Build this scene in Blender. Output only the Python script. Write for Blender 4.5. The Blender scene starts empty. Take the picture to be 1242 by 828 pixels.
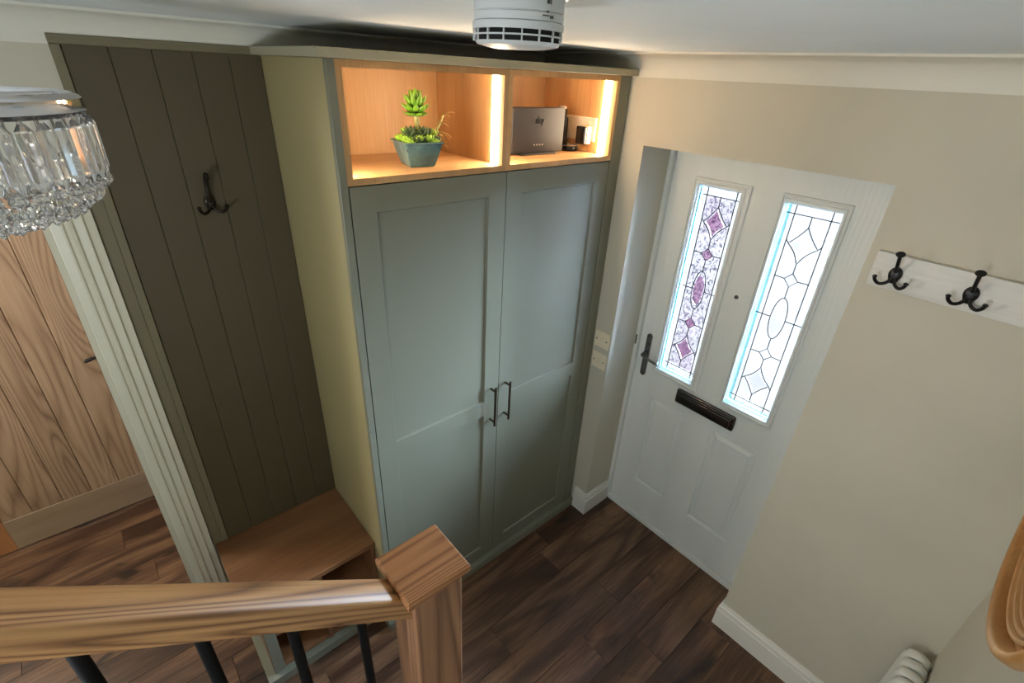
import bpy, bmesh, math, random
from mathutils import Vector, Matrix
PI = math.pi
S = bpy.context.scene
COL = S.collection
random.seed(7)

# ------------------------------------------------------------------ camera
CAM = Vector((1.34162825, -1.77751671, 2.30891599))
RR = ((0.65167388, 0.75705882, 0.04672371), (0.39180120, -0.28323580, -0.87536809), (-0.64947130, 0.58876092, -0.48119393))
cd = bpy.data.cameras.new('camera'); cam = bpy.data.objects.new('camera', cd); COL.objects.link(cam)
X, Y, Z = Vector(RR[0]).normalized(), -Vector(RR[1]).normalized(), -Vector(RR[2]).normalized()
Y = Z.cross(X).normalized(); X = Y.cross(Z).normalized()
cam.matrix_world = Matrix(((X.x, Y.x, Z.x, CAM.x), (X.y, Y.y, Z.y, CAM.y), (X.z, Y.z, Z.z, CAM.z), (0, 0, 0, 1)))
cd.sensor_fit = 'HORIZONTAL'; cd.sensor_width = 36; cd.lens = 591.4676 / 1242 * 36
cd.clip_start = 0.02; cd.clip_end = 100
S.camera = cam

# ------------------------------------------------------------------ world: bright overcast daylight
W = bpy.data.worlds.new('world'); S.world = W; W.use_nodes = True
bg = W.node_tree.nodes['Background']
bg.inputs[0].default_value = (0.60, 0.81, 1.0, 1); bg.inputs[1].default_value = 135.0

def area(name, loc, aim, sx, sy, power, col, portal=False):
    l = bpy.data.lights.new(name, 'AREA'); l.shape = 'RECTANGLE'; l.size = sx; l.size_y = sy
    l.energy = power; l.color = col
    if portal: l.cycles.is_portal = True
    o = bpy.data.objects.new(name, l); COL.objects.link(o); o.location = loc
    o.rotation_euler = (Vector(aim) - Vector(loc)).to_track_quat('-Z', 'Z').to_euler()
    return o
area('door_glass_portal', (0.355, 0.275, 1.48), (0.355, -1, 1.48), 0.19, 0.92, 1, (1, 1, 1), True)
area('door_glass_portal', (0.718, 0.275, 1.48), (0.718, -1, 1.48), 0.19, 0.92, 1, (1, 1, 1), True)
sl = bpy.data.lights.new('sun', 'SUN'); sl.energy = 700.0; sl.angle = 0.01; sl.color = (1.0, 0.97, 0.92)
so = bpy.data.objects.new('sun', sl); COL.objects.link(so); so.rotation_euler = Vector((-0.6, 0.03, -0.8)).to_track_quat('-Z', 'Y').to_euler()
area('landing_window', (1.0, -3.36, 1.75), (0.8, 0, 1.75), 0.8, 1.0, 2.4, (1.0, 0.97, 0.92))  # added fill behind the camera, not a real window
area('landing_uplight', (0.95, -2.75, 1.55), (0.75, -1.5, 2.4), 0.5, 0.4, 13.5, (0.92, 0.97, 1.0))  # added fill aimed up to brighten the ceiling, no real fitting
area('side_room_daylight', (-1.40, -3.25, 1.55), (0.6, -1.0, 1.2), 0.45, 0.6, 30, (1.0, 0.95, 0.86))
area('side_room_ceiling_lamp', (-1.0, -2.5, 2.36), (-1.0, -2.5, 0), 0.3, 0.3, 5, (1.0, 0.9, 0.74))  # added fill for the side room, no visible fitting

vs = S.view_settings
vs.view_transform = 'Standard'; vs.look = 'None'; vs.exposure = 0.0; vs.gamma = 1.0; vs.use_curve_mapping = False

# ------------------------------------------------------------------ materials
def srgb(r, g, b):
    f = lambda c: (c / 255 / 12.92) if c <= 10.31 else ((c / 255 + 0.055) / 1.055) ** 2.4
    return (f(r), f(g), f(b), 1)
MATS = {}
class NT:
    def __init__(s, name):
        s.m = bpy.data.materials.new(name); s.m.use_nodes = True; s.t = s.m.node_tree
        s.p = s.t.nodes['Principled BSDF']; MATS[name] = s.m
    def n(s, typ, **kw):
        nd = s.t.nodes.new(typ)
        for k, v in kw.items():
            if k.startswith('i_'): nd.inputs[int(k[2:]) if k[2:].isdigit() else k[2:]].default_value = v
            else: setattr(nd, k, v)
        return nd
    def l(s, a, b): s.t.links.new(a, b)
    def coords(s, scale=(1, 1, 1), rand=False, rot=(0, 0, 0)):
        tc = s.n('ShaderNodeTexCoord'); mp = s.n('ShaderNodeMapping'); mp.inputs['Scale'].default_value = scale
        mp.inputs['Rotation'].default_value = rot
        src = tc.outputs['Object']
        if rand:
            oi = s.n('ShaderNodeObjectInfo'); mu = s.n('ShaderNodeMath', operation='MULTIPLY'); mu.inputs[1].default_value = 37.0
            s.l(oi.outputs['Random'], mu.inputs[0]); ad = s.n('ShaderNodeVectorMath', operation='ADD')
            s.l(src, ad.inputs[0]); s.l(mu.outputs[0], ad.inputs[1]); src = ad.outputs[0]
        s.l(src, mp.inputs['Vector']); return mp.outputs[0]
    def noise(s, vec, scale, detail=3, rough=0.55, dist=0.0):
        nz = s.n('ShaderNodeTexNoise'); nz.inputs['Scale'].default_value = scale; nz.inputs['Detail'].default_value = detail
        nz.inputs['Roughness'].default_value = rough; nz.inputs['Distortion'].default_value = dist
        s.l(vec, nz.inputs['Vector']); return nz.outputs['Fac']
    def ramp(s, fac, stops):
        r = s.n('ShaderNodeValToRGB'); e = r.color_ramp.elements
        while len(e) < len(stops): e.new(0.5)
        for k, (p, c) in enumerate(stops): e[k].position = p; e[k].color = c
        s.l(fac, r.inputs[0]); return r.outputs[0]
    def bump(s, h, strength, dist=0.002):
        b = s.n('ShaderNodeBump'); b.inputs['Strength'].default_value = strength; b.inputs['Distance'].default_value = dist
        s.l(h, b.inputs['Height']); s.l(b.outputs[0], s.p.inputs['Normal'])
    def mix(s, fac, a, b, mode='MIX'):
        m = s.n('ShaderNodeMix', data_type='RGBA', blend_type=mode)
        for sock, v in ((m.inputs[0], fac), (m.inputs[6], a), (m.inputs[7], b)):
            if hasattr(v, 'is_linked') or hasattr(v, 'links'): s.l(v, sock)
            else: sock.default_value = v
        return m.outputs[2]

def paint(name, c, rough=0.5, bump=0.15, scale=140, var=0.06, spec=0.5):
    t = NT(name); v = t.coords(); nz = t.noise(v, 2.2, 3)
    d = tuple(x * (1 - var) for x in c[:3]) + (1,); u = tuple(min(1, x * (1 + var)) for x in c[:3]) + (1,)
    t.l(t.ramp(nz, [(0.35, d), (0.65, u)]), t.p.inputs['Base Color'])
    t.p.inputs['Roughness'].default_value = rough; t.p.inputs['Specular IOR Level'].default_value = spec
    if bump: t.bump(t.noise(v, scale, 2), bump, 0.0006)
    return t.m
def plain(name, c, rough=0.4, metal=0.0, **kw):
    t = NT(name); v = t.coords(); nz = t.noise(v, 30, 2)
    d = tuple(x * 0.9 for x in c[:3]) + (1,)
    t.l(t.ramp(nz, [(0.3, d), (0.7, c)]), t.p.inputs['Base Color'])
    t.p.inputs['Roughness'].default_value = rough; t.p.inputs['Metallic'].default_value = metal
    for k, x in kw.items(): t.p.inputs[k].default_value = x
    return t.m
def wood(name, dark, mid, light, axis='Y', rough=0.4, fine=1.0, rand=False, band=16.0, dist=5.0, bump=0.12, knots=0.0, bandmix=0.55, stretch=9.0, csc=4.2, sharp=0.5, var=(0.78, 1.25)):
    """long grain along AXIS: stretched noise plus distorted rings"""
    t = NT(name)
    st = {'X': (1 / stretch, 1, 1), 'Y': (1, 1 / stretch, 1), 'Z': (1, 1, 1 / stretch)}[axis]
    v = t.coords(st, rand)
    broad = t.noise(v, 9.0, 3, 0.5, 0.6)
    cn = t.noise(v, csc, 1.2, 0.35, dist * 0.12)
    mu = t.n('ShaderNodeMath', operation='MULTIPLY'); mu.inputs[1].default_value = band * 6.5; t.l(cn, mu.inputs[0])
    sn = t.n('ShaderNodeMath', operation='SINE'); t.l(mu.outputs[0], sn.inputs[0])
    wv = t.n('ShaderNodeMapRange'); wv.inputs['From Min'].default_value = -1.0; t.l(sn.outputs[0], wv.inputs['Value'])
    pw = t.n('ShaderNodeMath', operation='POWER'); pw.inputs[1].default_value = sharp; t.l(wv.outputs[0], pw.inputs[0]); wv = pw
    st2 = tuple(a if a == 1 else a / 3.2 for a in st)
    v2 = t.coords(st2, rand); fin = t.noise(v2, 210 * fine, 3, 0.6)
    m = t.n('ShaderNodeMix', data_type='FLOAT'); m.inputs[0].default_value = bandmix
    t.l(broad, m.inputs[2]); t.l(wv.outputs[0], m.inputs[3])
    m2 = t.n('ShaderNodeMix', data_type='FLOAT'); m2.inputs[0].default_value = 0.38
    t.l(m.outputs[0], m2.inputs[2]); t.l(fin, m2.inputs[3])
    c = t.ramp(m2.outputs[0], [(0.22, dark), (0.48, mid), (0.76, light)])
    if knots:
        kn = t.noise(t.coords(tuple(0.45 if a != 1 else 1 for a in st), rand), 6.5, 2, 0.5, 1.2)
        kr = t.ramp(kn, [(0.60, (0, 0, 0, 1)), (0.74, (1, 1, 1, 1))])
        mm = t.n('ShaderNodeMath', operation='MULTIPLY'); mm.inputs[1].default_value = knots; t.l(kr, mm.inputs[0])
        c = t.mix(mm.outputs[0], c, tuple(x * 0.55 for x in dark[:3]) + (1,))
    if rand:
        oi = t.n('ShaderNodeObjectInfo'); hs = t.n('ShaderNodeHueSaturation'); mr = t.n('ShaderNodeMapRange')
        mr.inputs['To Min'].default_value = var[0]; mr.inputs['To Max'].default_value = var[1]
        t.l(oi.outputs['Random'], mr.inputs['Value']); t.l(mr.outputs[0], hs.inputs['Value']); t.l(c, hs.inputs['Color']); c = hs.outputs[0]
    t.l(c, t.p.inputs['Base Color']); t.p.inputs['Roughness'].default_value = rough
    t.bump(fin, bump, 0.001)
    return t.m

M_WALL = paint('cream_wall_paint', srgb(197, 193, 177), 0.75, 0.2, 160, 0.03, 0.25)
M_CEIL = paint('white_ceiling_paint', srgb(230, 236, 236), 0.8, 0.25, 60, 0.03, 0.2)
M_COVE = paint('cream_coving_paint', srgb(218, 217, 206), 0.6, 0.1, 100, 0.03, 0.3)
M_SKIRT = paint('white_skirting_gloss', srgb(226, 224, 216), 0.35, 0.04, 80, 0.02)
M_ARCH = paint('white_architrave_gloss', srgb(208, 205, 186), 0.4, 0.04, 80, 0.02)
M_CAB = paint('sage_cabinet_paint', srgb(118, 118, 102), 0.33, 0.05, 220, 0.02)
M_CAB_WARM = paint('olive_cream_side_paint', srgb(162, 149, 108), 0.42, 0.06, 220, 0.03)  # cabinet paint yellowed: warm light on the side put into the colour
M_PAN = paint('olive_panel_paint', srgb(80, 71, 51), 0.5, 0.06, 220, 0.04)
M_TRIM = paint('olive_trim_paint', srgb(116, 109, 86), 0.45, 0.05, 220, 0.04)
M_SWITCH = paint('ivory_switch_plastic', srgb(232, 222, 196), 0.35, 0, 80, 0.02)
M_PVC = paint('white_frame_plastic', srgb(236, 239, 236), 0.35, 0.03, 80, 0.02)
M_BLACK = plain('black_iron', srgb(22, 22, 24), 0.35, 0.3)
M_SPIN = plain('black_painted_steel', srgb(8, 8, 9), 0.5, 0.0, **{'Specular IOR Level': 0.15})
M_CHROME = plain('dark_chrome', srgb(120, 120, 122), 0.22, 1.0)
M_BRIGHT = plain('bright_chrome', srgb(215, 215, 218), 0.12, 1.0)
M_PEWTER = plain('aged_pewter', srgb(62, 57, 50), 0.22, 0.9)
M_DARKMET = plain('black_chrome', srgb(96, 92, 92), 0.12, 0.95)
M_BRONZE = plain('dark_bronze', srgb(92, 82, 68), 0.3, 0.9)
M_SEAL = plain('black_rubber', srgb(20, 20, 20), 0.6)
M_RAD = paint('white_radiator_enamel', srgb(212, 213, 206), 0.3, 0.02, 80, 0.02)
M_HOLE = plain('dark_hole', srgb(8, 8, 8), 0.8)
M_MIRROR = plain('mirror_silver', (0.9, 0.9, 0.9, 1), 0.02, 1.0)

M_FLOOR = wood('dark_walnut_plank', srgb(32, 20, 14), srgb(78, 52, 37), srgb(138, 104, 76), 'Y', 0.4, 0.5, True, 4.0, 4.0, 0.12, 0.85, 0.3, 6.0, 5.0)
M_OAKZ = wood('niche_oak_upright', srgb(160, 118, 74), srgb(192, 150, 100), srgb(212, 172, 122), 'Z', 0.45, 0.9, True, 1.5, 3.0, 0.08, 0, 0.2, 10)
M_OAKY = wood('niche_oak_lengthways', srgb(160, 118, 74), srgb(192, 150, 100), srgb(212, 172, 122), 'Y', 0.45, 0.9, True, 1.5, 3.0, 0.08, 0, 0.2, 10)
M_BENCH = wood('bench_oak', srgb(78, 50, 30), srgb(116, 78, 50), srgb(140, 100, 68), 'Y', 0.4, 0.8, True, 2.0, 3.0, 0.08, 0, 0.25, 10)
M_RAIL = wood('oiled_oak_rail', srgb(72, 44, 22), srgb(142, 98, 58), srgb(190, 144, 94), 'Y', 0.46, 0.8, False, 24.0, 3.2, 0.12, 0, 0.55, 16, 9.0, 0.4)
M_CAP = wood('oiled_oak_cap', srgb(94, 56, 30), srgb(146, 96, 58), srgb(174, 122, 78), 'Y', 0.5, 0.8, False, 24.0, 2.4, 0.12, 0, 0.6, 8, 9.0, 0.45)
M_POST = wood('oiled_oak_post', srgb(84, 54, 36), srgb(130, 92, 66), srgb(162, 120, 88), 'Z', 0.42, 0.8, False, 16.0, 3.0, 0.12, 0, 0.5, 14, 8.0, 0.5)
M_ODOOR = wood('pale_oak_board', srgb(118, 92, 74), srgb(162, 134, 112), srgb(186, 160, 136), 'Z', 0.5, 0.8, True, 18.0, 4.0, 0.1, 0, 0.45, 9, 6.0, 0.5, (0.92, 1.10))
M_ORAIL = wood('pale_oak_ledge', srgb(140, 116, 96), srgb(172, 150, 128), srgb(190, 168, 146), 'Y', 0.5, 0.8, True, 2.0, 3.0, 0.1, 0, 0.25, 10, 4.0)
M_OEDGE = wood('orange_oak_stile', srgb(130, 86, 52), srgb(166, 116, 78), srgb(184, 136, 96), 'Z', 0.5, 0.8, True, 2.0, 3.0, 0.08, 0, 0.25, 10)
M_MFRAME = wood('tan_mirror_wood', srgb(126, 80, 38), srgb(176, 124, 68), srgb(200, 152, 92), 'Y', 0.35, 0.8, False, 0.5, 1.0, 0.08, 0, 0.05, 3)
M_BOARD = wood('white_washed_board', srgb(188, 186, 178), srgb(212, 211, 204), srgb(224, 223, 217), 'X', 0.5, 0.7, False, 2.0, 3.0, 0.05, 0, 0.25, 10)

t = NT('white_grained_door'); v = t.coords((1, 1, 0.10)); gr = t.n('ShaderNodeTexWave', wave_type='RINGS', rings_direction='Z')
gr.inputs['Scale'].default_value = 17; gr.inputs['Distortion'].default_value = 9; gr.inputs['Detail'].default_value = 3; t.l(v, gr.inputs['Vector'])
t.l(t.ramp(t.noise(v, 6, 2), [(0.3, srgb(232, 236, 233)), (0.7, srgb(238, 242, 239))]), t.p.inputs['Base Color'])
t.p.inputs['Roughness'].default_value = 0.38; t.bump(gr.outputs['Fac'], 0.35, 0.0012); M_DOOR = t.m

def glass(name, tint, speck=0.0, spec_col=(0.1, 0.1, 0.14, 1), pink=0.0):
    t = NT(name); t.t.nodes.remove(t.p)
    out = t.t.nodes['Material Output']; tr = t.n('ShaderNodeBsdfTransparent'); gl = t.n('ShaderNodeBsdfGlossy')
    gl.inputs['Roughness'].default_value = 0.08; gl.inputs['Color'].default_value = (0.9, 0.95, 1, 1)
    c = t.n('ShaderNodeRGB'); c.outputs[0].default_value = tint; col = c.outputs[0]
    v = t.coords((1, 1, 0.7)); 
    if speck:
        a = t.noise(v, 105, 2.0, 0.5, 1.2); f = t.ramp(a, [(0.40, (1, 1, 1, 1)), (0.45, (0, 0, 0, 1))])
        m = t.n('ShaderNodeMath', operation='MULTIPLY'); m.inputs[1].default_value = speck; t.l(f, m.inputs[0])
        col = t.mix(m.outputs[0], col, spec_col)
    if pink:
        b = t.noise(t.coords((1, 1, 0.35)), 9, 2); f = t.ramp(b, [(0.5, (0, 0, 0, 1)), (0.62, (1, 1, 1, 1))])
        m = t.n('ShaderNodeMath', operation='MULTIPLY'); m.inputs[1].default_value = pink; t.l(f, m.inputs[0])
        col = t.mix(m.outputs[0], col, (0.70, 0.56, 0.72, 1))
    t.l(col, tr.inputs['Color'])
    mx = t.n('ShaderNodeMixShader'); fr = t.n('ShaderNodeFresnel'); fr.inputs['IOR'].default_value = 1.45
    t.l(fr.outputs[0], mx.inputs[0]); t.l(tr.outputs[0], mx.inputs[1]); t.l(gl.outputs[0], mx.inputs[2]); t.l(mx.outputs[0], out.inputs['Surface'])
    return t.m
M_GL_CLEAR = glass('frosted_clear_glass', (0.97, 0.98, 1, 1))
M_GL_STIP = glass('stippled_glass', (0.96, 0.94, 0.98, 1), 0.95, (0.28, 0.28, 0.36, 1), 0.22)
M_GL_EDGE = glass('bevel_edge_glass', (0.50, 0.80, 0.86, 1))
M_GL_WHITE = glass('clear_border_glass', (0.6, 0.62, 0.66, 1))
M_GL_PINK = glass('pink_glass', (0.78, 0.60, 0.72, 1), 0.6, (0.90, 0.78, 0.86, 1))
M_GL_FAINT = glass('faint_tinted_glass', (0.97, 0.97, 0.99, 1))
M_LEAD = plain('lead_came', srgb(12, 12, 13), 0.8, 0.0, **{'Specular IOR Level': 0.02})

t = NT('crystal'); t.p.inputs['Base Color'].default_value = (1, 1, 1, 1); t.p.inputs['Roughness'].default_value = 0.07
t.p.inputs['Transmission Weight'].default_value = 0.95; t.p.inputs['IOR'].default_value = 1.55; M_CRYS = t.m
def emit(name, c, s):
    t = NT(name); t.p.inputs['Base Color'].default_value = c; t.p.inputs['Emission Color'].default_value = c; t.p.inputs['Emission Strength'].default_value = s; return t.m
M_LED = emit('warm_led_diffuser', (1.0, 0.79, 0.54, 1), 78.0)

# ------------------------------------------------------------------ mesh helpers
def mat_slot(o, m):
    if m: o.data.materials.append(m)
def mk(name, bm, m, parent=None, smooth=False, offset=None):
    me = bpy.data.meshes.new(name)
    if offset is not None: bmesh.ops.translate(bm, verts=bm.verts, vec=-Vector(offset))
    bmesh.ops.recalc_face_normals(bm, faces=bm.faces)
    if smooth:
        for f in bm.faces: f.smooth = True
    bm.to_mesh(me); bm.free()
    if smooth:
        try: me.set_sharp_from_angle(angle=math.radians(38))
        except Exception: pass
    o = bpy.data.objects.new(name, me); COL.objects.link(o); mat_slot(o, m)
    if parent: o.parent = parent
    return o
def tag(o, label=None, cat=None, group=None, kind=None):
    if label: o['label'] = label
    if cat: o['category'] = cat
    if group: o['group'] = group
    if kind: o['kind'] = kind
    return o
def empty(name, loc, label, cat, group=None):
    o = bpy.data.objects.new(name, None); COL.objects.link(o); o.location = loc; o.empty_display_size = 0.05
    return tag(o, label, cat, group)
def box(x0, x1, y0, y1, z0, z1, bev=0.0, seg=1, bm=None):
    new = bm is None
    b2 = bmesh.new(); r = bmesh.ops.create_cube(b2, size=1.0)
    bmesh.ops.scale(b2, vec=(x1 - x0, y1 - y0, z1 - z0), verts=b2.verts)
    bmesh.ops.translate(b2, vec=((x0 + x1) / 2, (y0 + y1) / 2, (z0 + z1) / 2), verts=b2.verts)
    if bev: bmesh.ops.bevel(b2, geom=b2.edges[:], offset=bev, segments=seg, profile=0.5, affect='EDGES')
    if new: return b2
    me = bpy.data.meshes.new('t'); b2.to_mesh(me); b2.free(); bm.from_mesh(me); bpy.data.meshes.remove(me)
    return bm
def plate(us, vs_, solid, t0, t1, axis):
    """grid plate with holes; u,v in plane, t = thickness axis. axis 'y': (u=x,v=z,t=y); 'x': (u=y,v=z,t=x); 'z': (u=x,v=y)"""
    bm = bmesh.new(); cache = {}
    def P(i, j, t):
        k = (i, j, t)
        if k not in cache:
            u, v = us[i], vs_[j]
            cache[k] = bm.verts.new({'y': (u, t, v), 'x': (t, u, v), 'z': (u, v, t)}[axis])
        return cache[k]
    nu, nv = len(us) - 1, len(vs_) - 1
    sol = lambda i, j: 0 <= i < nu and 0 <= j < nv and solid(i, j)
    for i in range(nu):
        for j in range(nv):
            if not sol(i, j): continue
            for t in (t0, t1): bm.faces.new((P(i, j, t), P(i + 1, j, t), P(i + 1, j + 1, t), P(i, j + 1, t)))
            if not sol(i - 1, j): bm.faces.new((P(i, j, t0), P(i, j + 1, t0), P(i, j + 1, t1), P(i, j, t1)))
            if not sol(i + 1, j): bm.faces.new((P(i + 1, j, t0), P(i + 1, j + 1, t0), P(i + 1, j + 1, t1), P(i + 1, j, t1)))
            if not sol(i, j - 1): bm.faces.new((P(i, j, t0), P(i + 1, j, t0), P(i + 1, j, t1), P(i, j, t1)))
            if not sol(i, j + 1): bm.faces.new((P(i, j + 1, t0), P(i + 1, j + 1, t0), P(i + 1, j + 1, t1), P(i, j + 1, t1)))
    return bm
def ringprof(u0, u1, v0, v1, prof, axis, cap=True):
    """rectangle rings: prof = [(inset, t)], capped at the last ring"""
    bm = bmesh.new(); prev = None
    for d, t in prof:
        c = [(u0 + d, v0 + d), (u1 - d, v0 + d), (u1 - d, v1 - d), (u0 + d, v1 - d)]
        r = [bm.verts.new((u, t, v) if axis == 'y' else (t, u, v)) for u, v in c]
        if prev:
            for k in range(4): bm.faces.new((prev[k], prev[(k + 1) % 4], r[(k + 1) % 4], r[k]))
        prev = r
    if cap: bm.faces.new(prev)
    return bm
def tube(path, rad, seg=10, bm=None, caps=True, upv=None):
    """swept tube; path list of Vectors, rad float or list; ends rounded off with a fan"""
    bm = bm or bmesh.new(); path = [Vector(p) for p in path]; n = len(path)
    if not isinstance(rad, (list, tuple)): rad = [rad] * n
    T = [((path[min(i + 1, n - 1)] - path[max(i - 1, 0)]).normalized()) for i in range(n)]
    up = Vector(upv) if upv else (Vector((0, 0, 1)) if abs(T[0].z) < 0.9 else Vector((1, 0, 0)))
    N = (up - T[0] * up.dot(T[0])).normalized(); rings = []
    for i in range(n):
        N = (N - T[i] * N.dot(T[i])).normalized(); B = T[i].cross(N)
        rings.append([bm.verts.new(path[i] + (N * math.cos(2 * PI * k / seg) + B * math.sin(2 * PI * k / seg)) * rad[i]) for k in range(seg)])
    for a, b in zip(rings, rings[1:]):
        for k in range(seg): bm.faces.new((a[k], a[(k + 1) % seg], b[(k + 1) % seg], b[k]))
    if caps: bm.faces.new(rings[0]); bm.faces.new(rings[-1])
    return bm
def bez(pts, n=12):
    """Catmull-Rom through pts"""
    P = [Vector(p) for p in pts]; P = [P[0] * 2 - P[1]] + P + [P[-1] * 2 - P[-2]]; out = []
    for i in range(1, len(P) - 2):
        for k in range(n):
            t = k / n; a, b, c, d = P[i - 1], P[i], P[i + 1], P[i + 2]
            out.append(0.5 * ((2 * b) + (c - a) * t + (2 * a - 5 * b + 4 * c - d) * t * t + (3 * b - a - 3 * c + d) * t ** 3))
    out.append(P[-2]); return out
def lathe(prof, seg=32, axis='Z', center=(0, 0, 0), bm=None):
    bm = bm or bmesh.new(); rings = []; c = Vector(center)
    def pt(r, h, a):
        x, y = r * math.cos(a), r * math.sin(a)
        return c + Vector({'Z': (x, y, h), 'Y': (x, h, y), 'X': (h, x, y)}[axis])
    for r, h in prof:
        if r < 1e-6: rings.append([bm.verts.new(pt(0, h, 0))])
        else: rings.append([bm.verts.new(pt(r, h, 2 * PI * k / seg)) for k in range(seg)])
    for a, b in zip(rings, rings[1:]):
        for k in range(seg):
            k2 = (k + 1) % seg
            if len(a) == 1 and len(b) == 1: continue
            if len(a) == 1: bm.faces.new((a[0], b[k], b[k2]))
            elif len(b) == 1: bm.faces.new((a[k], a[k2], b[0]))
            else: bm.faces.new((a[k], a[k2], b[k2], b[k]))
    return bm
def sweep2d(path, prof, closed_prof=True):
    """path: list of (x,y) on plan; prof: list of (out, z), out = distance to the RIGHT of travel; mitred"""
    bm = bmesh.new(); n = len(path); rings = []
    for i in range(n):
        p = Vector(path[i])
        d0 = (p - Vector(path[i - 1])).normalized() if i > 0 else None
        d1 = (Vector(path[i + 1]) - p).normalized() if i < n - 1 else None
        if d0 is None: d0 = d1
        if d1 is None: d1 = d0
        n0 = Vector((d0.y, -d0.x)); n1 = Vector((d1.y, -d1.x)); m = (n0 + n1).normalized(); m = m / max(0.2, m.dot(n0))
        rings.append([bm.verts.new((p.x + m.x * o, p.y + m.y * o, z)) for o, z in prof])
    k = len(prof)
    for a, b in zip(rings, rings[1:]):
        for j in range(k if closed_prof else k - 1): bm.faces.new((a[j], a[(j + 1) % k], b[(j + 1) % k], b[j]))
    bm.faces.new(rings[0]); bm.faces.new(rings[-1])
    return bm

H = 2.40; XL = -0.50; XR = 1.626; YB = -3.4
OX0, OX1, OH = 0.105, 0.978, 2.08

# ------------------------------------------------------------------ structure
st = lambda o, lab: tag(o, lab, None, None, 'structure')
st(mk('wall_front', plate([-1.75, OX0, OX1, XR + 0.12], [0, OH, H], lambda i, j: not (i == 1 and j == 0), 0.0, 0.32, 'y'), M_WALL), 'cream painted wall around the front door')
st(mk('wall_left', plate([YB, -2.66, -1.865, 0.0], [0, 2.0, H], lambda i, j: not (i == 1 and j == 0), XL - 0.11, XL, 'x'), M_WALL), 'cream wall behind the cupboard and bench')
st(mk('wall_right', box(XR, XR + 0.12, YB, 0.0, 0, H), M_WALL), 'cream wall carrying the round wooden mirror')
st(mk('wall_back', box(-1.75, XR + 0.12, YB - 0.12, YB, 0, H), M_WALL), 'cream wall out of view')
st(mk('wall_side_room', plate([YB, -2.63, -1.85, 0.0], [0, 2.0, H], lambda i, j: not (i == 1 and j == 0), -1.75, -1.60, 'x'), M_WALL), 'wall around the oak door')
st(mk('ceiling', box(-1.75, XR + 0.12, YB - 0.12, 0.32, H, H + 0.1), M_CEIL), 'white ceiling')

st(mk('wall_outer', box(-1.95, -1.78, YB, 0.32, 0, H), M_WALL), 'wall closing the room beyond the oak door')  # unseen blocker, stops sky light leaking under the oak door
M_BOUNCE = paint('pale_paving', srgb(225, 224, 220), 0.85, 0.2, 40, 0.05); M_BACKDROP = paint('dark_tarmac', srgb(15, 15, 15), 1.0, 0.3, 60, 0.1, 0.0)
st(mk('ground', box(-4, 5, 0.33, 2.0, -0.2, -0.1), M_BOUNCE), 'pale paving outside the front door')  # invented slab, kept pale to throw light up through the glass
st(mk('road', box(-40, 40, 2.0, 60, -0.25, -0.12), M_BACKDROP), 'dark tarmac beyond the paving')  # invented ground, kept very dark so the leading shows against the panes

# coving (mitred concave run round the hall)
cp = [(0, H - 0.0805), (0.005, H - 0.0805), (0.006, H - 0.073)]
for k in range(0, 13):
    a = PI / 2 * k / 12; cp.append((0.006 + 0.066 * (1 - math.cos(a)), H - 0.0735 + 0.066 * math.sin(a)))
cp += [(0.073, H - 0.0065), (0.081, H - 0.0062), (0.081, H), (0, H)]
st(mk('trim_1', sweep2d([(XL, YB), (XL, 0), (XR, 0), (XR, YB)], cp), M_COVE, smooth=True), 'cream concave ceiling coving')

# skirting: torus profile
SH = 0.15
def skp(h=SH, th=0.015):
    return [(0, 0), (th, 0), (th, h * 0.69), (th * 0.72, h * 0.705), (th * 0.72, h * 0.75), (th * 0.86, h * 0.77), (th * 0.80, h * 0.86), (th * 0.50, h * 0.90), (th * 0.50, h * 0.93), (th * 0.62, h * 0.945), (th * 0.5, h * 0.99), (th * 0.3, h), (0, h)]
st(mk('baseboard_front', sweep2d([(0.024, 0), (OX0, 0), (OX0, 0.2)], skp()), M_SKIRT), 'short white moulded skirting between cupboard and front door')
st(mk('baseboard_right', sweep2d([(OX1, 0.2), (OX1, 0), (XR, 0), (XR, YB)], skp()), M_SKIRT), 'white moulded skirting right of the front door')

# floor slab and planks
fl = st(mk('floor', box(-1.75, XR + 0.12, YB, 0.32, -0.08, -0.0085), M_SEAL), 'dark brown wood plank floor')
PW = 0.155; base = 0.301; rows = {}
ends = {0.146: -0.40, 0.301: -0.877, 0.456: -0.293, 0.611: -0.566, 0.766: -0.37, -0.009: -1.55, -0.164: -1.0, -1.249: -1.70, -1.404: -2.12}
pcache = {}
def plank_mesh(w, l):
    k = (round(w, 3), round(l, 3))
    if k not in pcache:
        bm = box(-w / 2 + 0.0006, w / 2 - 0.0006, -l / 2 + 0.0006, l / 2 - 0.0006, -0.0085, 0, 0.0009)
        me = bpy.data.meshes.new('plank'); bm.to_mesh(me); bm.free(); me.materials.append(M_FLOOR); pcache[k] = me
    return pcache[k]
for r in range(-13, 10):
    x0 = base + PW * r; x1 = x0 + PW; x0 = max(x0, -1.75); x1 = min(x1, XR)
    if x1 - x0 < 0.02: continue
    e = None
    for kx, ky in ends.items():
        if abs(kx - (base + PW * r)) < 0.02: e = ky
    if e is None: e = -random.random() * 1.22
    y = e
    while y < 0.32: y += 1.22
    while y > YB:
        a, b = max(y - 1.22, YB), min(y, 0.318)
        if b - a > 0.03:
            o = bpy.data.objects.new('plank', plank_mesh(x1 - x0, b - a)); COL.objects.link(o); o.parent = fl
            o.location = ((x0 + x1) / 2, (a + b) / 2, 0)
        y -= 1.22

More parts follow.
